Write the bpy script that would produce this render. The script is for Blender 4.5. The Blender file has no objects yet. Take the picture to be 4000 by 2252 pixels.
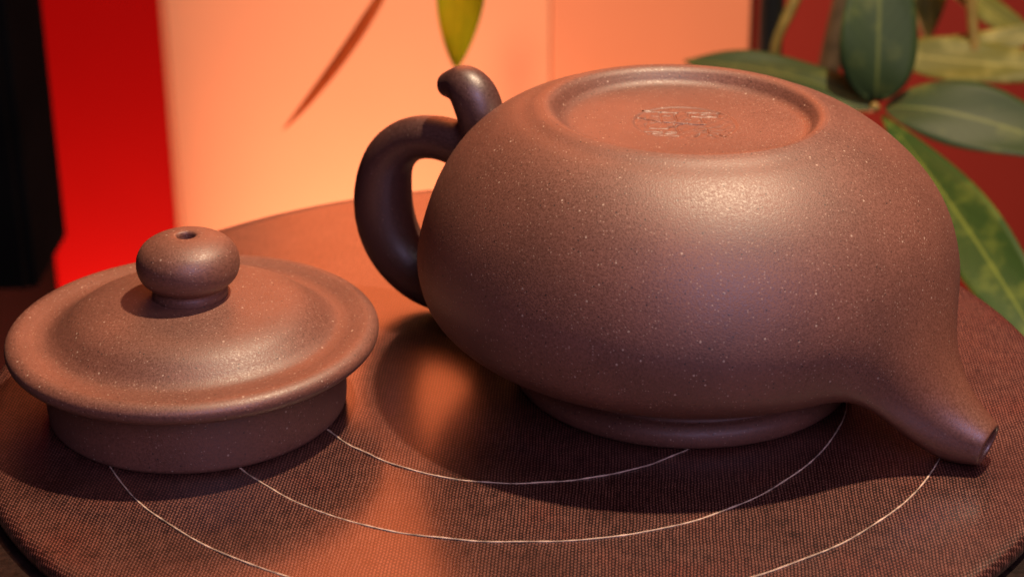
import bpy, bmesh, math, random
from mathutils import Vector, Matrix
random.seed(7)
PI = math.pi
S = 0.1            # layout unit: 1 = radius of the round mat = 0.1 m
scn = bpy.context.scene
COL = scn.collection

# ------------------------------------------------------------------ camera
cam = bpy.data.cameras.new('camera')
cam.sensor_width = 36.0
cam.lens = 69.45
cam.clip_start = 0.01
cam.clip_end = 50.0
cam.dof.use_dof = True
cam.dof.focus_distance = 0.338
cam.dof.aperture_fstop = 24.0
camo = bpy.data.objects.new('camera', cam)
COL.objects.link(camo)
_r = Vector((0.99997209, 0.0026643, -0.00698038))
_u = Vector((0.0052863, 0.40794256, 0.91299229))
_f = Vector((-0.00528008, 0.91300371, -0.40791709))
camo.matrix_world = Matrix(((_r.x, _u.x, -_f.x, 0.0), (_r.y, _u.y, -_f.y, -3.3378 * S),
                            (_r.z, _u.z, -_f.z, 1.6696 * S), (0, 0, 0, 1)))
scn.camera = camo

# ------------------------------------------------------------------ world and lamps
world = bpy.data.worlds.new('World')
scn.world = world
world.use_nodes = True
bg = world.node_tree.nodes['Background']
bg.inputs[0].default_value = (0.34, 0.20, 0.20, 1)
bg.inputs[1].default_value = 0.006


def lamp(name, loc, target, energy, color, size, shape='DISK', size_y=None, spread=None):
    d = bpy.data.lights.new(name, 'AREA')
    d.shape = shape
    d.size = size
    if size_y:
        d.size_y = size_y
    d.energy = energy
    d.color = color
    if spread:
        d.spread = math.radians(spread)
    o = bpy.data.objects.new(name, d)
    COL.objects.link(o)
    o.location = Vector(loc) * S
    o.rotation_euler = (Vector(target) - Vector(loc)).to_track_quat('-Z', 'Y').to_euler()
    return o


# warm ceiling spot almost straight above, a cool window behind the photographer,
# and the orange lamps that wash the wall behind the table
lamp('ceiling_spot', (1.75, 0.30, 6.2), (0, 0, 0), 6.2, (1.0, 0.71, 0.47), 0.024)
lamp('cool_window', (2.2, -7.2, 5.0), (0.2, 0, 0), 2.7, (0.78, 0.60, 1.0), 0.50)
lamp('soft_ceiling_panel', (2.3, -2.6, 6.4), (0.2, 0, 0.2), 0.55, (1.0, 0.80, 0.78), 0.26)
lamp('wall_washer_low', (-1.75, 4.1, -4.0), (-1.55, 5.5, -1.3), 4.2, (1.0, 0.42, 0.25), 0.14, 'RECTANGLE', 0.06)
lamp('wall_washer_high', (-1.4, 4.3, 6.0), (-1.2, 5.5, 1.5), 0.7, (1.0, 0.30, 0.09), 0.30, 'RECTANGLE', 0.08)
lamp('orange_light_box', (-0.15, 5.3, 2.3), (-0.1, 0.0, 0.6), 1.0, (1.0, 0.155, 0.036), 0.20, 'RECTANGLE', 0.40)

scn.view_settings.view_transform = 'Standard'
scn.view_settings.look = 'None'
scn.view_settings.gamma = 1.0
scn.view_settings.exposure = 0.0
scn.render.engine = 'CYCLES'
scn.render.resolution_x, scn.render.resolution_y = 1024, 576


# ------------------------------------------------------------------ helpers
def tag(o, label=None, cat=None, group=None, kind=None):
    if label:
        o['label'] = label
    if cat:
        o['category'] = cat
    if group:
        o['group'] = group
    if kind:
        o['kind'] = kind
    return o


def thing(name, loc, label, cat, group=None):
    o = bpy.data.objects.new(name, None)
    o.empty_display_size = 0.01
    COL.objects.link(o)
    o.location = Vector(loc) * S
    return tag(o, label, cat, group)


def link(name, me, mat, parent=None, smooth=True):
    """link a mesh given in world coordinates; parented without moving it"""
    o = bpy.data.objects.new(name, me)
    COL.objects.link(o)
    if mat and not me.materials:
        me.materials.append(mat)
    if smooth:
        me.polygons.foreach_set('use_smooth', [True] * len(me.polygons))
    if parent:
        o.parent = parent
        if parent.type == 'EMPTY':          # meshes hold world coordinates, only Empties are offset
            o.matrix_parent_inverse = Matrix.Translation(parent.location).inverted()
    return o


def mesh(name, vs, fs, scale=S):
    me = bpy.data.meshes.new(name)
    me.from_pydata([tuple(Vector(v) * scale) for v in vs], [], fs)
    me.update()
    return me


def smooth01(a, b, x):
    t = min(1, max(0, (x - a) / (b - a)))
    return t * t * (3 - 2 * t)


def catmull(pts, n=6):
    out = []
    m = len(pts)
    for i in range(m - 1):
        p0 = Vector(pts[max(i - 1, 0)]); p1 = Vector(pts[i]); p2 = Vector(pts[i + 1]); p3 = Vector(pts[min(i + 2, m - 1)])
        # centripetal parametrisation keeps the outline free of loops
        t0 = 0.0
        t1 = t0 + max((p1 - p0).length, 1e-6) ** .5
        t2 = t1 + max((p2 - p1).length, 1e-6) ** .5
        t3 = t2 + max((p3 - p2).length, 1e-6) ** .5
        for k in range(n):
            t = t1 + (t2 - t1) * k / n
            a1 = p0 * ((t1 - t) / (t1 - t0)) + p1 * ((t - t0) / (t1 - t0))
            a2 = p1 * ((t2 - t) / (t2 - t1)) + p2 * ((t - t1) / (t2 - t1))
            a3 = p2 * ((t3 - t) / (t3 - t2)) + p3 * ((t - t2) / (t3 - t2))
            b1 = a1 * ((t2 - t) / (t2 - t0)) + a2 * ((t - t0) / (t2 - t0))
            b2 = a2 * ((t3 - t) / (t3 - t1)) + a3 * ((t - t1) / (t3 - t1))
            out.append(b1 * ((t2 - t) / (t2 - t1)) + b2 * ((t - t1) / (t2 - t1)))
    out.append(Vector(pts[-1]))
    return out


def lathe(name, prof, cx, cy, seg=144, n=6, close_end=False, close_start=False, warp=None):
    pr = catmull([(a, b, 0) for a, b in prof], n)
    vs, fs = [], []
    for p in pr:
        for k in range(seg):
            a = 2 * PI * k / seg
            v = (cx + p.x * math.cos(a), cy + p.x * math.sin(a), p.y)
            vs.append(warp(v) if warp else v)
    for i in range(len(pr) - 1):
        for k in range(seg):
            k2 = (k + 1) % seg
            fs.append((i * seg + k, i * seg + k2, (i + 1) * seg + k2, (i + 1) * seg + k))
    if close_end:
        v = (cx, cy, pr[-1].y); vs.append(warp(v) if warp else v)
        c = len(vs) - 1; b = (len(pr) - 1) * seg
        for k in range(seg):
            fs.append((b + k, b + (k + 1) % seg, c))
    if close_start:
        v = (cx, cy, pr[0].y); vs.append(warp(v) if warp else v)
        c = len(vs) - 1
        for k in range(seg):
            fs.append(((k + 1) % seg, k, c))
    return mesh(name, vs, fs)


def tube_data(path, radii, seg=24, round_end=True, squash=1.0):
    """tube along a smooth path of (x, y, z), radius per control point"""
    P = catmull(path, 8)
    Rr = [v.x for v in catmull([(r, 0, i * .2) for i, r in enumerate(radii)], 8)]
    vs, fs = [], []
    up = Vector((0, 0, 1))
    T = [(P[min(i + 1, len(P) - 1)] - P[max(i - 1, 0)]).normalized() for i in range(len(P))]
    nrm = T[0].cross(up)
    if nrm.length < 1e-3:
        nrm = T[0].cross(Vector((1, 0, 0)))
    nrm.normalize()
    for i, p in enumerate(P):
        nrm = (nrm - T[i] * nrm.dot(T[i])).normalized()
        bi = T[i].cross(nrm)
        for k in range(seg):
            a = 2 * PI * k / seg
            vs.append(p + (nrm * math.cos(a) * squash + bi * math.sin(a)) * Rr[i])
    m = len(P)
    for i in range(m - 1):
        for k in range(seg):
            k2 = (k + 1) % seg
            fs.append((i * seg + k, i * seg + k2, (i + 1) * seg + k2, (i + 1) * seg + k))
    for end, i0, sg in ((0, 0, -1), (1, m - 1, 1)):
        base = i0 * seg
        c = P[i0]
        rr = Rr[i0]
        prev = list(range(base, base + seg))
        if round_end:
            for q in (.35, .65, .88):
                h = math.sin(q * PI / 2) * rr
                sc = math.cos(q * PI / 2)
                cur = []
                for k in range(seg):
                    vs.append(c + (vs[base + k] - c) * sc + T[i0] * sg * h)
                    cur.append(len(vs) - 1)
                for k in range(seg):
                    k2 = (k + 1) % seg
                    fs.append((prev[k], prev[k2], cur[k2], cur[k]) if sg > 0 else (prev[k2], prev[k], cur[k], cur[k2]))
                prev = cur
            vs.append(c + T[i0] * sg * rr)
        else:
            vs.append(c.copy())
        tip = len(vs) - 1
        for k in range(seg):
            k2 = (k + 1) % seg
            fs.append((prev[k], prev[k2], tip) if sg > 0 else (prev[k2], prev[k], tip))
    return vs, fs


def tube(name, path, radii, seg=12, round_end=True):
    v, f = tube_data(path, radii, seg, round_end)
    return mesh(name, v, f)


def box(name, lo, hi, bevel=0.0):
    bm = bmesh.new()
    bmesh.ops.create_cube(bm, size=1.0)
    for v in bm.verts:
        for i in range(3):
            v.co[i] = ((lo[i] + hi[i]) / 2 + v.co[i] * (hi[i] - lo[i])) * S
    if bevel:
        bmesh.ops.bevel(bm, geom=bm.edges[:], offset=bevel * S, segments=3, affect='EDGES', profile=.6)
    me = bpy.data.meshes.new(name)
    bm.to_mesh(me)
    bm.free()
    return me


# ------------------------------------------------------------------ materials
def new_mat(name):
    m = bpy.data.materials.new(name)
    m.use_nodes = True
    nt = m.node_tree
    b = nt.nodes['Principled BSDF']
    return m, nt, b


def N(nt, t, **kw):
    n = nt.nodes.new(t)
    for k, v in kw.items():
        if k.startswith('_'):
            n.inputs[k[1:].replace('_', ' ')].default_value = v
        else:
            setattr(n, k, v)
    return n


def ramp(nt, src, stops):
    r = nt.nodes.new('ShaderNodeValToRGB')
    e = r.color_ramp.elements
    while len(e) < len(stops):
        e.new(0.5)
    for i, (p, c) in enumerate(stops):
        e[i].position = p
        e[i].color = c if len(c) == 4 else (*c, 1)
    nt.links.new(src, r.inputs[0])
    return r


def mixc(nt, fac, a, b, blend='MIX'):
    m = nt.nodes.new('ShaderNodeMix')
    m.data_type = 'RGBA'
    m.blend_type = blend
    for v, i in ((fac, 0), (a, 6), (b, 7)):
        if isinstance(v, (int, float)):
            m.inputs[i].default_value = v
        elif isinstance(v, tuple):
            m.inputs[i].default_value = (*v, 1) if len(v) == 3 else v
        else:
            nt.links.new(v, m.inputs[i])
    return m.outputs[2]


def math_n(nt, op, a, b=None):
    m = nt.nodes.new('ShaderNodeMath')
    m.operation = op
    for i, v in enumerate((a, b)):
        if v is None:
            continue
        if isinstance(v, (int, float)):
            m.inputs[i].default_value = v
        else:
            nt.links.new(v, m.inputs[i])
    return m.outputs[0]


def clay_mat(name, base, rough, speck=1.0, bump=1.0, polish=None):
    m, nt, b = new_mat(name)
    tc = N(nt, 'ShaderNodeTexCoord')
    co = tc.outputs['Object']
    n1 = N(nt, 'ShaderNodeTexNoise', _Scale=55.0, _Detail=4.0); nt.links.new(co, n1.inputs['Vector'])
    n2 = N(nt, 'ShaderNodeTexNoise', _Scale=2600.0, _Detail=2.0); nt.links.new(co, n2.inputs['Vector'])
    keep_ = 1.0                                       # 0 where the potter burnished the clay smooth
    if polish:
        dv = N(nt, 'ShaderNodeVectorMath', operation='DISTANCE'); nt.links.new(co, dv.inputs[0]); dv.inputs[1].default_value = polish
        mr = N(nt, 'ShaderNodeMapRange'); mr.inputs['From Min'].default_value = .014; mr.inputs['From Max'].default_value = .034
        mr.inputs['To Min'].default_value = 0.0; mr.inputs['To Max'].default_value = 1.0; mr.interpolation_type = 'SMOOTHSTEP'
        nt.links.new(dv.outputs['Value'], mr.inputs['Value']); keep_ = mr.outputs[0]
    d = tuple(c * .86 for c in base); l = tuple(min(1, c * 1.14) for c in base)
    r1 = ramp(nt, n1.outputs[0], [(.35, d), (.65, l)])
    r2 = ramp(nt, n2.outputs[0], [(.36, (.80, .80, .80)), (.5, (1, 1, 1)), (.66, (1.18, 1.16, 1.15))])
    c = mixc(nt, 1.0, r1.outputs[0], r2.outputs[0], 'MULTIPLY')
    # pale mineral grains: a few large ones, many small ones
    for sc, dist, keep, colr, s_ in ((1050.0, .24, .965, (.52, .38, .28), .8), (2100.0, .32, .86, (.40, .26, .185), .75), (1300.0, .26, .93, (.02, .012, .01), .8)):
        v = N(nt, 'ShaderNodeTexVoronoi', _Scale=sc); nt.links.new(co, v.inputs['Vector'])
        near = ramp(nt, v.outputs['Distance'], [(dist * .7, (1, 1, 1)), (dist, (0, 0, 0))])
        sepc = N(nt, 'ShaderNodeSeparateColor'); nt.links.new(v.outputs['Color'], sepc.inputs[0])
        k = math_n(nt, 'GREATER_THAN', sepc.outputs[0], keep)
        fac = math_n(nt, 'MULTIPLY', math_n(nt, 'MULTIPLY', near.outputs[0], k), s_ * speck)
        c = mixc(nt, math_n(nt, 'MULTIPLY', fac, math_n(nt, 'ADD', math_n(nt, 'MULTIPLY', keep_, .75), .25)), c, colr)
    nt.links.new(c, b.inputs['Base Color'])
    rr = ramp(nt, n2.outputs[0], [(.3, (rough - .08,) * 3), (.7, (rough + .10,) * 3)])
    nt.links.new(math_n(nt, 'MULTIPLY', rr.outputs[0], math_n(nt, 'ADD', math_n(nt, 'MULTIPLY', keep_, .26), .74)), b.inputs['Roughness'])
    b.inputs['Specular IOR Level'].default_value = 0.95
    n3 = N(nt, 'ShaderNodeTexNoise', _Scale=3200.0, _Detail=2.0); nt.links.new(co, n3.inputs['Vector'])
    bp = N(nt, 'ShaderNodeBump', _Strength=.55 * bump, _Distance=.00010); nt.links.new(n3.outputs[0], bp.inputs['Height'])
    nt.links.new(math_n(nt, 'MULTIPLY', math_n(nt, 'ADD', math_n(nt, 'MULTIPLY', keep_, .6), .4), .44 * bump), bp.inputs['Strength'])
    nt.links.new(bp.outputs[0], b.inputs['Normal'])
    return m


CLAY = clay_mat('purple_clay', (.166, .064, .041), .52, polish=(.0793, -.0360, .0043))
CLAY_LID = clay_mat('purple_clay_lid', (.174, .067, .042), .52, .9)
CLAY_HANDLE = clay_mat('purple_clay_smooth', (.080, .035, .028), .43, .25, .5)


def linen_mat():
    m, nt, b = new_mat('brown_lacquered_linen')
    tc = N(nt, 'ShaderNodeTexCoord')
    mp = N(nt, 'ShaderNodeMapping'); mp.inputs['Rotation'].default_value = (0, 0, math.radians(3.5))
    nt.links.new(tc.outputs['Object'], mp.inputs['Vector'])
    # slight waviness of the yarns
    wv = N(nt, 'ShaderNodeTexNoise', _Scale=90.0, _Detail=4.0); nt.links.new(mp.outputs[0], wv.inputs['Vector'])
    off = N(nt, 'ShaderNodeVectorMath', operation='SCALE'); off.inputs['Scale'].default_value = .0011
    sub = N(nt, 'ShaderNodeVectorMath', operation='SUBTRACT'); sub.inputs[1].default_value = (.5, .5, .5)
    nt.links.new(wv.outputs['Color'], sub.inputs[0]); nt.links.new(sub.outputs[0], off.inputs[0])
    add = N(nt, 'ShaderNodeVectorMath', operation='ADD'); nt.links.new(mp.outputs[0], add.inputs[0]); nt.links.new(off.outputs[0], add.inputs[1])
    sp = N(nt, 'ShaderNodeSeparateXYZ'); nt.links.new(add.outputs[0], sp.inputs[0])
    per = .00054
    k = 2 * PI / per
    sx = math_n(nt, 'SINE', math_n(nt, 'MULTIPLY', sp.outputs[0], k * .5))
    sy = math_n(nt, 'SINE', math_n(nt, 'MULTIPLY', sp.outputs[1], k * .62))
    # plain weave: warp beads over, weft beads lower, on a chequer
    pr_ = math_n(nt, 'MULTIPLY', sx, sy)
    over = math_n(nt, 'MAXIMUM', pr_, 0.0)
    under = math_n(nt, 'MULTIPLY', math_n(nt, 'MAXIMUM', math_n(nt, 'MULTIPLY', pr_, -1.0), 0.0), .45)
    wv1 = math_n(nt, 'ADD', math_n(nt, 'ADD', over, under), math_n(nt, 'MULTIPLY', math_n(nt, 'ABSOLUTE', sx), .26))
    slub = N(nt, 'ShaderNodeTexNoise', _Scale=1.0, _Detail=3.0)
    ms = N(nt, 'ShaderNodeMapping'); ms.inputs['Scale'].default_value = (1500, 260, 1); nt.links.new(mp.outputs[0], ms.inputs['Vector']); nt.links.new(ms.outputs[0], slub.inputs['Vector'])
    slub2 = N(nt, 'ShaderNodeTexNoise', _Scale=1.0, _Detail=3.0)
    ms2 = N(nt, 'ShaderNodeMapping'); ms2.inputs['Scale'].default_value = (160, 1500, 1); nt.links.new(mp.outputs[0], ms2.inputs['Vector']); nt.links.new(ms2.outputs[0], slub2.inputs['Vector'])
    sl = math_n(nt, 'ADD', math_n(nt, 'MULTIPLY', slub.outputs[0], .6), math_n(nt, 'MULTIPLY', slub2.outputs[0], .4))
    h = math_n(nt, 'MULTIPLY', wv1, math_n(nt, 'ADD', math_n(nt, 'MULTIPLY', sl, 2.3), -.15))
    yarn = ramp(nt, h, [(.10, (.007, .0021, .0022)), (.42, (.031, .0088, .0085)), (.90, (.235, .094, .068))])
    blot = N(nt, 'ShaderNodeTexNoise', _Scale=38.0, _Detail=4.0, _Roughness=.6); nt.links.new(mp.outputs[0], blot.inputs['Vector'])
    bl = ramp(nt, blot.outputs[0], [(.34, (.62, .50, .50)), (.52, (1, 1, 1)), (.7, (1.1, .78, .72))])
    c = mixc(nt, 1.0, yarn.outputs[0], bl.outputs[0], 'MULTIPLY')
    nt.links.new(c, b.inputs['Base Color'])
    b.inputs['Roughness'].default_value = .38
    b.inputs['Specular IOR Level'].default_value = .6
    b.inputs['Coat Weight'].default_value = .9
    b.inputs['Coat Roughness'].default_value = .22
    bp = N(nt, 'ShaderNodeBump', _Strength=.35, _Distance=.0001); nt.links.new(h, bp.inputs['Height'])
    nt.links.new(bp.outputs[0], b.inputs['Normal'])
    return m


LINEN = linen_mat()


def simple_mat(name, col, rough, spec=.5, nscale=40.0, var=.15, coat=0.0, bump=0.0, trans=0.0):
    m, nt, b = new_mat(name)
    tc = N(nt, 'ShaderNodeTexCoord')
    n1 = N(nt, 'ShaderNodeTexNoise', _Scale=nscale, _Detail=5.0); nt.links.new(tc.outputs['Object'], n1.inputs['Vector'])
    r = ramp(nt, n1.outputs[0], [(.3, tuple(c * (1 - var) for c in col)), (.7, tuple(min(1, c * (1 + var)) for c in col))])
    nt.links.new(r.outputs[0], b.inputs['Base Color'])
    b.inputs['Roughness'].default_value = rough
    b.inputs['Specular IOR Level'].default_value = spec
    b.inputs['Coat Weight'].default_value = coat
    if bump:
        bp = N(nt, 'ShaderNodeBump', _Strength=bump, _Distance=.0005); nt.links.new(n1.outputs[0], bp.inputs['Height'])
        nt.links.new(bp.outputs[0], b.inputs['Normal'])
    return m


THREAD = simple_mat('pale_thread', (.50, .37, .28), .7, .3, 420.0, .6, bump=.6)
TABLE = simple_mat('dark_tabletop', (.018, .010, .008), .35, .5, 600.0, .5, bump=.25)
FLOOR = simple_mat('dark_floor', (.012, .005, .004), .7, .2, 10.0, .3)
PEACH = simple_mat('orange_wall_paint', (.78, .40, .22), .55, .3, 9.0, .04)
PEACH_DIMMED = simple_mat('orange_wall_dimmed', (.71, .31, .160), .55, .3, 9.0, .05)  # same orange wall, lamp fall-off toward the right put into its colour
REDWALL = simple_mat('red_wall_paint', (.25, .028, .017), .45, .4, 9.0, .06)
DARKWALL = simple_mat('dark_brown_panel', (.010, .003, .003), .85, .03, 9.0, .2)
REDPOST = simple_mat('red_gloss_lacquer', (.32, .002, .002), .25, .5, 14.0, .05, coat=.4)
BLACK = simple_mat('black_cabinet', (.004, .004, .005), .95, .0, 30.0, .2)
POLE = simple_mat('black_stake', (.012, .014, .012), .5, .4, 60.0, .3)
PETIOLE = simple_mat('yellow_green_petiole', (.30, .22, .05), .45, .5, 200.0, .2)
BARK = simple_mat('brown_stem', (.10, .07, .035), .7, .3, 200.0, .35, bump=.5)


def leaf_mat(name, dark, pale, amount, trans=.25):
    m, nt, b = new_mat(name)
    uv = N(nt, 'ShaderNodeUVMap'); uv.uv_map = 'leaf'
    sp = N(nt, 'ShaderNodeSeparateXYZ'); nt.links.new(uv.outputs[0], sp.inputs[0])
    tc = N(nt, 'ShaderNodeTexCoord')
    n1 = N(nt, 'ShaderNodeTexNoise', _Scale=110.0, _Detail=3.0); nt.links.new(tc.outputs['Object'], n1.inputs['Vector'])
    vr = ramp(nt, n1.outputs[0], [(.56 - amount, (0, 0, 0)), (.86 - amount, (.85, .85, .85))])
    c = mixc(nt, vr.outputs[0], dark, pale)
    # pale midrib and faint side veins
    au = math_n(nt, 'ABSOLUTE', math_n(nt, 'SUBTRACT', sp.outputs[0], .5))
    rib = ramp(nt, au, [(.012, (1, 1, 1)), (.035, (0, 0, 0))])
    vein = math_n(nt, 'SINE', math_n(nt, 'MULTIPLY', math_n(nt, 'SUBTRACT', sp.outputs[1], math_n(nt, 'MULTIPLY', au, .5)), 75.0))
    vf = math_n(nt, 'MULTIPLY', math_n(nt, 'GREATER_THAN', vein, .8), .12)
    c = mixc(nt, vf, c, tuple(min(1, x * 1.8) for x in dark))
    c = mixc(nt, math_n(nt, 'MULTIPLY', rib.outputs[0], .55), c, tuple(min(1, x * 1.2) for x in pale))
    nt.links.new(c, b.inputs['Base Color'])
    b.inputs['Roughness'].default_value = .5
    b.inputs['Specular IOR Level'].default_value = .3
    tr = nt.nodes.new('ShaderNodeBsdfTranslucent')
    nt.links.new(c, tr.inputs[0])
    mx = nt.nodes.new('ShaderNodeMixShader'); mx.inputs[0].default_value = trans
    nt.links.new(b.outputs[0], mx.inputs[1]); nt.links.new(tr.outputs[0], mx.inputs[2])
    nt.links.new(mx.outputs[0], nt.nodes['Material Output'].inputs[0])
    return m


LEAF = leaf_mat('dark_green_leaf', (.046, .084, .028), (.18, .23, .05), .03)
LEAF_VAR = leaf_mat('variegated_leaf', (.040, .100, .020), (.24, .33, .05), .06)
LEAF_YEL = leaf_mat('yellow_green_leaf', (.17, .19, .035), (.42, .43, .12), .10)
TWIG = leaf_mat('brown_dry_leaf', (.66, .28, .08), (.72, .36, .12), .05, .7)
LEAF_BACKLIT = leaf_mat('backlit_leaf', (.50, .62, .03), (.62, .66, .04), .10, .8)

# ------------------------------------------------------------------ the setting
tag(link('floor', box('floor', (-14, -9, -7.3), (14, 12, -7.0)), FLOOR, smooth=False), 'dark reddish floor below the table', kind='structure')
w = tag(link('wall', box('wall', (-14, 5.62, -7.0), (14, 6.2, 14)), REDWALL, smooth=False), 'wall behind the table', kind='structure')
for nm, x0, x1, yy, mt in (('wall_panel', -9.0, -2.02, 5.50, DARKWALL), ('wall_panel', -2.0, .137, 5.50, PEACH), ('wall_panel', .1405, 1.062, 5.502, PEACH_DIMMED), ('wall_panel', 1.09, 3.6, 5.52, REDWALL), ('wall_panel', 3.62, 9.0, 5.52, REDWALL)):
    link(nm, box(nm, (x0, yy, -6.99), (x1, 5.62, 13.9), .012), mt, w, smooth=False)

post = link('red_post', box('red_post', (-2.09, 4.75, -6.99), (-1.528, 4.95, 12.0), .02), REDPOST, smooth=False)
tag(post, 'glossy bright red post beside the glowing orange wall', 'post')

cab = thing('black_cabinet', (-2.6, 4.0, -1.49), 'black box shape hanging in front of the red post', 'cabinet')
link('case', box('case', (-3.4, 3.75, -1.49), (-1.905, 4.3, 3.0), .02), BLACK, cab, smooth=False)
link('door', box('door', (-3.38, 3.70, -1.47), (-1.94, 3.745, 2.98), .01), BLACK, cab, smooth=False)

tbl = thing('table', (0, -2.0, -7.0), 'dark table carrying the round mat', 'table')
link('tabletop', box('tabletop', (-5, -3.2, -.34), (5, .12, -.042), .01), TABLE, tbl, smooth=False)
for x in (-4.7, 4.7):
    for y in (-3.0, -.1):
        link('leg', box('leg', (x - .15, y - .15, -6.995), (x + .15, y + .15, -.345)), TABLE, tbl, smooth=False)

# ------------------------------------------------------------------ round linen mat
mt = thing('round_mat', (0, 0, -.041), 'round brown woven mat with pale thread rings under the teapot', 'mat')
prof = [(.97, -.040), (.995, -.038), (1.003, -.026), (1.003, -.014), (.997, -.004), (.985, 0.0), (.95, 0.0)]
link('linen_cover', lathe('linen_cover', prof, 0, 0, 256, 4, close_end=True, close_start=True), LINEN, mt)
for R_ in (.4111, .6036, .7942):
    path = []
    M_ = 260
    vs, fs = [], []
    ph = [random.uniform(0, 6.28) for _ in range(4)]
    for i in range(M_):
        a = 2 * PI * i / M_
        rr = R_ + .0012 * math.sin(7 * a + ph[0]) + .0007 * math.sin(23 * a + ph[1])
        z = .0007 - .0050 * smooth01(.35, .6, math.sin(a)) + .0005 * math.sin(31 * a + ph[2]) + .0007 * math.sin(5 * a + ph[3])
        tr = .0015 * (1 + .25 * math.sin(90 * a))
        for k in range(8):
            b = 2 * PI * k / 8
            vs.append(((rr + tr * math.cos(b)) * math.cos(a), (rr + tr * math.cos(b)) * math.sin(a), z + tr * .8 * math.sin(b)))
    for i in range(M_):
        for k in range(8):
            i2, k2 = (i + 1) % M_, (k + 1) % 8
            fs.append((i * 8 + k, i2 * 8 + k, i2 * 8 + k2, i * 8 + k2))
    link('thread_ring', mesh('thread_ring', vs, fs), THREAD, mt)

# ------------------------------------------------------------------ teapot, standing upside down on its rim
PX, PY = .301, .012
pot = thing('teapot', (PX, PY, 0), 'brown clay teapot standing upside down, its stamped base facing up', 'teapot')


def warp(v):
    x, y, z = v
    w_ = smooth01(.30, .50, z)
    return (x - .008 * w_, y, z - .026 * (x - PX) * w_ - .010 * (y - PY) * w_)


BODY = [(.300, .056), (.303, .063), (.322, .074), (.352, .088), (.398, .108), (.446, .136), (.478, .172), (.4915, .212), (.4940, .25), (.481, .31),
        (.456, .37), (.422, .42), (.388, .455), (.350, .484), (.315, .5035), (.287, .5145), (.268, .5225), (.255, .5260)]
link('body', lathe('body', BODY, PX, PY, 192, 8, warp=warp), CLAY, pot)
NECK = [(.262, .030), (.264, .006), (.280, .0006), (.303, .0006), (.3155, .007), (.3210, .021), (.3190, .034), (.3100, .045), (.3015, .051), (.300, .056)]
link('rim_ring', lathe('rim_ring', NECK, PX, PY, 160, 6), CLAY_LID, pot)
BASE = [(.255, .5260), (.2450, .5250), (.2365, .5205), (.2295, .5125), (.2225, .5040), (.2130, .4985), (.2000, .4962), (.12, .4950), (.0985, .4950)]
base = link('base', lathe('base', BASE, PX, PY, 192, 8, warp=warp), CLAY, pot)

# seal pressed into the base: a ring and four square seal-script signs, grooves cut as relief
strokes = []


def st(pts, wd=.0032, dp=.0042):
    for a, b in zip(pts[:-1], pts[1:]):
        strokes.append((a, b, wd, dp))


def glyph(ox, oy, lines, sc=.033):
    for ln in lines:
        st([(ox + x * sc + random.uniform(-.004, .004), oy + y * sc + random.uniform(-.004, .004)) for x, y in ln], random.uniform(.0022, .0034), random.uniform(.0008, .0032))


glyph(-.040, .034, [[(-1, .9), (1, .9)], [(-.9, .4), (-.9, -.9), (-.3, -.9)], [(0, .9), (0, -1)], [(-.5, .3), (.6, .3)], [(.8, .5), (.8, -.5), (.4, -.9)], [(-.5, -.3), (.5, -.3)]])
glyph(.038, .036, [[(-.9, .8), (.9, .8), (.9, .1), (-.9, .1), (-.9, .8)], [(-.2, .1), (-.2, -1)], [(-.9, -.4), (-.5, -.9)], [(.3, -.3), (.9, -.9)], [(0, .45), (.5, .45)]])
glyph(-.042, -.038, [[(-.8, 1), (-.8, .2), (.2, .2)], [(.7, 1), (.7, -.2), (-.9, -.2)], [(-.6, -.5), (.8, -.5)], [(-.1, -.2), (-.1, -1)], [(-.9, -.9), (.7, -.95)]])
glyph(.040, -.036, [[(-.9, .9), (.2, .5), (.9, .9)], [(0, .5), (0, -.3)], [(-.8, .1), (.8, .1)], [(-.9, -.4), (.9, -.4)], [(-.5, -.4), (-.9, -1)], [(.4, -.4), (.8, -1)], [(-.1, -.7), (.3, -.95)]])
st([(-.082, .030), (-.05, .010), (-.005, .002), (.035, -.004)], .0028, .0046)
st([(-.030, -.022), (.004, .004)], .0026, .004)


def seg_d(px, py, a, b):
    vx, vy = b[0] - a[0], b[1] - a[1]
    t = max(0, min(1, ((px - a[0]) * vx + (py - a[1]) * vy) / (vx * vx + vy * vy + 1e-12)))
    return math.hypot(px - a[0] - vx * t, py - a[1] - vy * t)


vs, fs = [], []
NR, NA = 52, 260
rnd = [random.uniform(0, 6.28) for _ in range(6)]
for i in range(NR + 1):
    r = .0985 * (1 - i / NR * .999)
    for k in range(NA):
        a = 2 * PI * k / NA
        x, y = r * math.cos(a), r * math.sin(a)
        dz = -.0016 * smooth01(.0945, .0885, r)                    # sunk seal field
        dz -= .0010 * max(0, 1 - abs(r - .0905) / .0028)
        for s_ in strokes:
            if abs(x - s_[0][0]) > .08 or abs(y - s_[0][1]) > .08:
                continue
            d = seg_d(x, y, s_[0], s_[1])
            if d < s_[2]:
                dz = min(dz, -.0016 - s_[3] * (1 - (d / s_[2]) ** 2))
        dz += (.0005 * math.sin(240 * x + rnd[0]) * math.sin(210 * y + rnd[1]) + .0003 * math.sin(150 * x + 90 * y + rnd[2])) * smooth01(.092, .085, r)
        vs.append(warp((PX + x, PY + y, .4950 + dz)))
for i in range(NR):
    for k in range(NA):
        k2 = (k + 1) % NA
        fs.append((i * NA + k, i * NA + k2, (i + 1) * NA + k2, (i + 1) * NA + k))
fs.append(tuple(range(NR * NA, NR * NA + NA)))
seal = link('seal_stamp', mesh('seal_stamp', vs, fs), CLAY, base)
seal['label'] = 'round seal of small square characters pressed into the base'

# spout: every strand leaves the body tangentially and ends on the mouth ring
bp_ = catmull([(a, b, 0) for a, b in BODY], 16)


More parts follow.
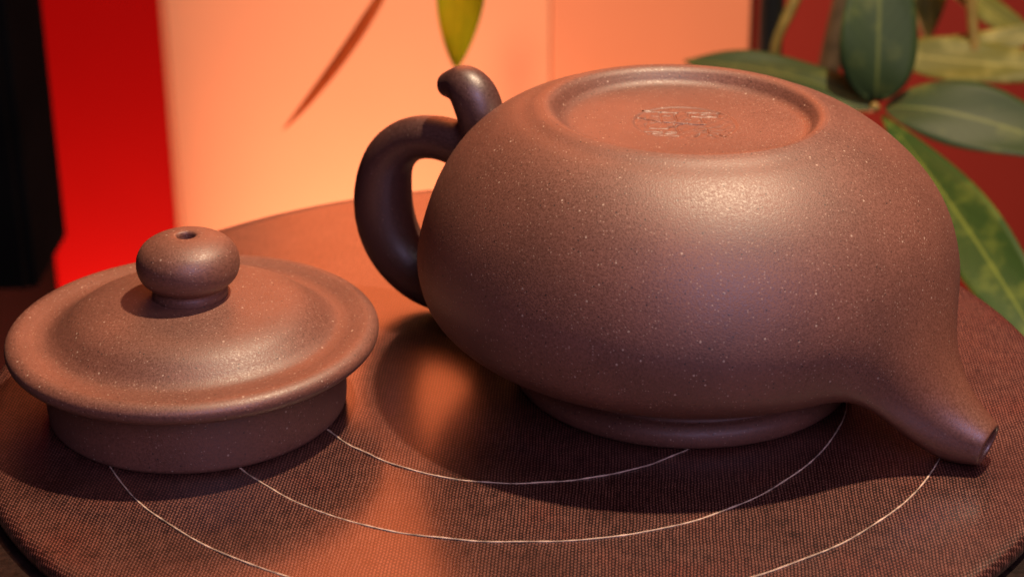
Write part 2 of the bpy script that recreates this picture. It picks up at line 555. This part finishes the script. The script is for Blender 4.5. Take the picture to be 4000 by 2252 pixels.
def body_r(z):
    best = None
    for p, q in zip(bp_[:-1], bp_[1:]):
        if p.y <= z <= q.y:
            t = (z - p.y) / (q.y - p.y + 1e-9)
            return p.x + (q.x - p.x) * t, (q.x - p.x) / (q.y - p.y + 1e-9)
    return .3, 0.0


ANG = math.radians(-36.0)
e = Vector((math.cos(ANG), math.sin(ANG), 0))
side = Vector((-e.y, e.x, 0))
ZC, ZB, AB = .195, .120, math.radians(35)
TIP = Vector((.7930, -.3600, .0425))
DEC = math.radians(14)
TA = math.radians(-33)
tdir = Vector((math.cos(TA) * math.cos(DEC), math.sin(TA) * math.cos(DEC), -math.sin(DEC)))
tside = Vector((-math.sin(TA), math.cos(TA), 0))
tup = tside.cross(tdir) * -1
if tup.z < 0:
    tup = -tup
RT = .0400
NSP, NT = 72, 40
C0 = None
vs, fs = [], []
rz, _ = body_r(ZC)
C0 = Vector((PX, PY, 0)) + e * rz + Vector((0, 0, ZC))
for k in range(NSP):
    ph = 2 * PI * k / NSP
    az = ANG + AB * math.cos(ph)
    z = ZC + ZB * math.sin(ph)
    rr, dr = body_r(z)
    er = Vector((math.cos(az), math.sin(az), 0))
    P0 = Vector((PX, PY, 0)) + er * rr + Vector((0, 0, z))
    nrm = (er - Vector((0, 0, dr))).normalized()
    P1 = TIP + tside * RT * math.cos(ph) + tup * RT * math.sin(ph)
    d = (C0 + tdir * .05 - P0)
    t0 = (d - nrm * d.dot(nrm)).normalized()
    L = (P1 - P0).length
    T0 = t0 * L * 1.0
    T1 = (tdir - (P1 - TIP).normalized() * .42).normalized() * L * 1.10
    A0 = nrm * (-T0.length_squared / .50 * .9)
    P0 = P0 + nrm * .0002
    for j in range(NT + 1):
        t = j / NT
        h0 = 1 - 10 * t**3 + 15 * t**4 - 6 * t**5
        h1 = t - 6 * t**3 + 8 * t**4 - 3 * t**5
        h2 = .5 * t**2 - 1.5 * t**3 + 1.5 * t**4 - .5 * t**5
        h4 = -4 * t**3 + 7 * t**4 - 3 * t**5
        vs.append(P0 * h0 + T0 * h1 + A0 * h2 + T1 * h4 + P1 * (1 - h0))
    for rad, along in ((RT - .0016, .0022), (RT - .0045, .0028), (RT - .0070, .0008), (RT - .0076, -.004), (RT + .003, -.045), (RT + .010, -.11)):
        vs.append(TIP + (tside * math.cos(ph) + tup * math.sin(ph)) * rad + tdir * along)
ROW = NT + 7
for k in range(NSP):
    k2 = (k + 1) % NSP
    for j in range(ROW - 1):
        fs.append((k * ROW + j, k2 * ROW + j, k2 * ROW + j + 1, k * ROW + j + 1))
fs.append(tuple(k * ROW + ROW - 1 for k in range(NSP)))
link('spout', mesh('spout', vs, fs), CLAY, pot)

# handle: a bent tube with a curled tail, fused by remeshing
HA = math.radians(149.5)
he = Vector((math.cos(HA), math.sin(HA), 0))


def hp(r, z):
    return Vector((PX, PY, 0)) + he * r + Vector((0, 0, z))


main = [(.40, .325), (.47, .362), (.54, .372), (.605, .356), (.651, .312), (.671, .245), (.668, .175), (.642, .118), (.592, .076), (.53, .062), (.46, .075), (.41, .10)]
mrad = [.048, .046, .043, .044, .050, .058, .061, .060, .057, .056, .056, .056]
tail = [(.415, .345), (.430, .395), (.440, .438), (.456, .472), (.480, .488), (.507, .4855)]
trad = [.047, .047, .0465, .0460, .041, .028]
hv, hf = tube_data([hp(*q) for q in main], mrad, 28)
tv, tf = tube_data([hp(*q) for q in tail], trad, 28)
o_ = len(hv)
tmp = mesh('handle_raw', hv + tv, hf + [tuple(i + o_ for i in f_) for f_ in tf])
tmpo = bpy.data.objects.new('handle_raw', tmp)
COL.objects.link(tmpo)
rm = tmpo.modifiers.new('r', 'REMESH'); rm.mode = 'VOXEL'; rm.voxel_size = .00055
sm = tmpo.modifiers.new('s', 'SMOOTH'); sm.factor = .5; sm.iterations = 14
dg = bpy.context.evaluated_depsgraph_get()
hm = bpy.data.meshes.new_from_object(tmpo.evaluated_get(dg))
bpy.data.objects.remove(tmpo)
hm.name = 'handle'
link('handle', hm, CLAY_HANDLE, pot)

# ------------------------------------------------------------------ lid
LX, LY = -.5942, -.1140
lid = thing('clay_lid', (LX, LY, 0), 'brown clay teapot lid with round pierced knob lying on the mat', 'lid')
FL = [(.235, .020), (.240, .004), (.252, .0006), (.262, .0012), (.2685, .008), (.2705, .020), (.2715, .07), (.2720, .112), (.2725, .124)]
link('flange', lathe('flange', FL, LX, LY, 160, 6), CLAY_LID, lid)
CAP = [(.2725, .1225), (.292, .1235), (.312, .1245), (.326, .130), (.3335, .1405), (.3330, .152), (.326, .160), (.314, .1640), (.296, .1620), (.276, .1585),
       (.259, .1588), (.244, .1655), (.228, .1780), (.208, .1930), (.181, .2045), (.146, .2122), (.108, .2175), (.078, .2210), (.060, .223)]
link('cap', lathe('cap', CAP, LX, LY, 192, 7, close_end=True), CLAY_LID, lid)
KN = [(.066, .2195), (.0675, .224), (.0670, .232), (.0655, .2375), (.0660, .241), (.0735, .2465), (.0845, .2575), (.0905, .2725), (.0915, .286), (.0880, .3015), (.0780, .3165),
      (.0600, .3280), (.0420, .3340), (.0250, .3362), (.0185, .3352), (.0162, .3320), (.0156, .325), (.0155, .29), (.0155, .235)]
link('knob', lathe('knob', KN, LX, LY, 128, 7, close_end=True), CLAY_LID, lid)


# ------------------------------------------------------------------ plant
def leaf_mesh(name, base_, mid, tip, width, facing, fold=.18, peak=.82, thick=.004, wavy=.01):
    """blade along a quadratic curve base-mid-tip; facing is the direction its face looks to"""
    b0, m0, t0 = Vector(base_), Vector(mid), Vector(tip)
    c0 = m0 * 2 - (b0 + t0) * .5
    nl, nw = 26, 10
    fdir = Vector(facing).normalized()
    top, uvs = [], []
    ph = random.uniform(0, 6.28)
    for i in range(nl + 1):
        t = i / nl
        p = b0 * (1 - t) ** 2 + c0 * 2 * t * (1 - t) + t0 * t * t
        tg = ((c0 - b0) * (1 - t) + (t0 - c0) * t).normalized()
        sd = tg.cross(fdir).normalized()
        nm = sd.cross(tg).normalized()
        wdt = width * .5 * (math.sin(PI * min(1, t ** peak)) ** .72) if 0 < t < 1 else 0
        wdt = max(wdt, width * .03 * (1 - t))
        for j in range(nw + 1):
            s_ = -1 + 2 * j / nw
            lift = abs(s_) * wdt * fold + wavy * math.sin(t * 9 + s_ * 2 + ph) * abs(s_)
            top.append((p + sd * wdt * s_ + nm * lift, nm))
            uvs.append((j / nw, t))
    n_ = len(top)
    vs = [a - b * 0 for a, b in top] + [a - b * thick for a, b in top]
    fs = []
    W = nw + 1
    for i in range(nl):
        for j in range(nw):
            q = (i * W + j, i * W + j + 1, (i + 1) * W + j + 1, (i + 1) * W + j)
            fs.append(q)
            fs.append(tuple(n_ + x for x in reversed(q)))
    rimv = [j for j in range(W)] + [i * W + nw for i in range(1, nl + 1)] + [nl * W + j for j in range(nw - 1, -1, -1)] + [i * W for i in range(nl - 1, 0, -1)]
    for a, b in zip(rimv, rimv[1:] + rimv[:1]):
        fs.append((b, a, a + n_, b + n_))
    me = mesh(name, vs, fs)
    ul = me.uv_layers.new(name='leaf')
    for lp in me.loops:
        ul.data[lp.index].uv = uvs[lp.vertex_index % n_]
    return me


plant = thing('umbrella_plant', (.84, 3.2, -6.99), 'leafy green umbrella plant behind the upside-down teapot', 'plant')
HUB = Vector((1.061, 2.3, -.261))
link('stem', tube('stem', [(1.0, 3.35, -6.9), (.96, 3.3, -4.0), (.98, 3.2, -1.6), (1.02, 3.1, -.6), (1.2, 3.3, .6), (1.0, 3.2, 1.6)], [.05, .05, .045, .04, .035, .03], 12), BARK, plant)
link('petiole', tube('petiole', [(1.02, 3.1, -.75), (1.0, 2.75, -.45), HUB], [.018, .014, .016], 10), PETIOLE, plant)
LEAF4 = ((1.222, 1.75, -.405), (1.385, 1.25, -.63))
fcam = (0, -.91, .41)
for b_, m_, t_, wd, fc, mt_, fo, pk in (
        (HUB, (.80, 2.42, -.195), (.505, 2.55, -.19), .16, (.05, -.45, .9), LEAF, .10, .82),
        (HUB + Vector((0, 0, .02)), (1.062, 2.33, -.03), (1.075, 2.5, .27), .235, fcam, LEAF, .06, .82),
        (HUB + Vector((.03, 0, 0)), (1.34, 2.2, -.262), (1.70, 2.1, -.37), .22, (.1, -.7, .7), LEAF, .10, .9),
        (HUB + Vector((.02, -.02, -.02)), LEAF4[0], LEAF4[1], .185, (-.25, -.75, .6), LEAF_VAR, .12, 1.25)):
    link('leaf', leaf_mesh('leaf', b_, m_, t_, wd, fc, fo, pk), mt_, plant)
# second whorl, farther back and paler
H2 = Vector((1.30, 3.3, -.40))
for b_, m_, t_, wd, fc in ((H2, (1.58, 3.2, -.41), (1.92, 3.1, -.40), .17, (0, -.7, .7)),
                           (H2 + Vector((.02, 0, .02)), (1.60, 3.3, -.37), (1.95, 3.3, -.29), .10, (0, -.6, .8)),
                           ((1.43, 3.5, -.10), (1.60, 3.45, -.25), (1.86, 3.4, -.42), .13, (.3, -.7, .6)),
                           ((1.46, 3.6, -.02), (1.47, 3.6, -.22), (1.475, 3.6, -.46), .15, (-.3, -.9, .3))):
    link('leaf', leaf_mesh('leaf', b_, m_, t_, wd, fc, .08), LEAF_YEL, plant)
link('petiole', tube('petiole', [(1.56, 3.3, .1), (1.555, 3.3, -.2), (1.575, 3.25, -.40)], [.022, .02, .018], 10), PETIOLE, plant)
link('petiole', tube('petiole', [(1.15, 3.25, .4), (1.4, 3.3, .25), (1.56, 3.3, .1)], [.02, .02, .02], 10), PETIOLE, plant)
link('petiole', tube('petiole', [(1.0, 3.2, -.9), (1.2, 3.3, -.55), H2], [.02, .018, .016], 10), PETIOLE, plant)
link('petiole', tube('petiole', [(1.05, 3.15, .25), (.905, 3.0, -.12), (.84, 2.98, -.30), (.95, 3.1, -.8)], [.02, .02, .018, .018], 10), PETIOLE, plant)
# branch arching overhead that carries the hanging leaves
link('petiole', tube('petiole', [(1.0, 3.2, 1.58), (.4, 3.0, 1.5), (-.1, 2.7, .8), (-.165, 2.6, .30)], [.028, .024, .02, .014], 10), PETIOLE, plant)
link('leaf', leaf_mesh('leaf', (-.165, 2.6, .30), (-.185, 2.6, .02), (-.207, 2.6, -.232), .155, (0, -.9, .35), .05), LEAF_BACKLIT, plant)
link('petiole', tube('petiole', [(.4, 3.0, 1.5), (-.1, 3.0, .9), (-.40, 3.0, .0)], [.022, .02, .014], 10), PETIOLE, plant)
link('leaf', leaf_mesh('leaf', (-.40, 3.0, 0), (-.598, 3.0, -.308), (-.812, 3.0, -.572), .042, (.5, -.6, .5), .3, wavy=.002), TWIG, plant)

stake = thing('plant_stake', (.826, 3.0, -6.99), 'dark round stake standing behind the upside-down teapot', 'stake')
link('rod', tube('rod', [(.83, 3.02, -6.98), (.83, 3.02, -3), (.83, 3.01, .5), (.83, 3.0, 2.4)], [.041, .041, .041, .041], 20, False), POLE, stake)
link('tie', lathe('tie', [(.042, .38), (.050, .39), (.050, .43), (.042, .44)], .83, 3.01, 24, 3), BARK, stake)
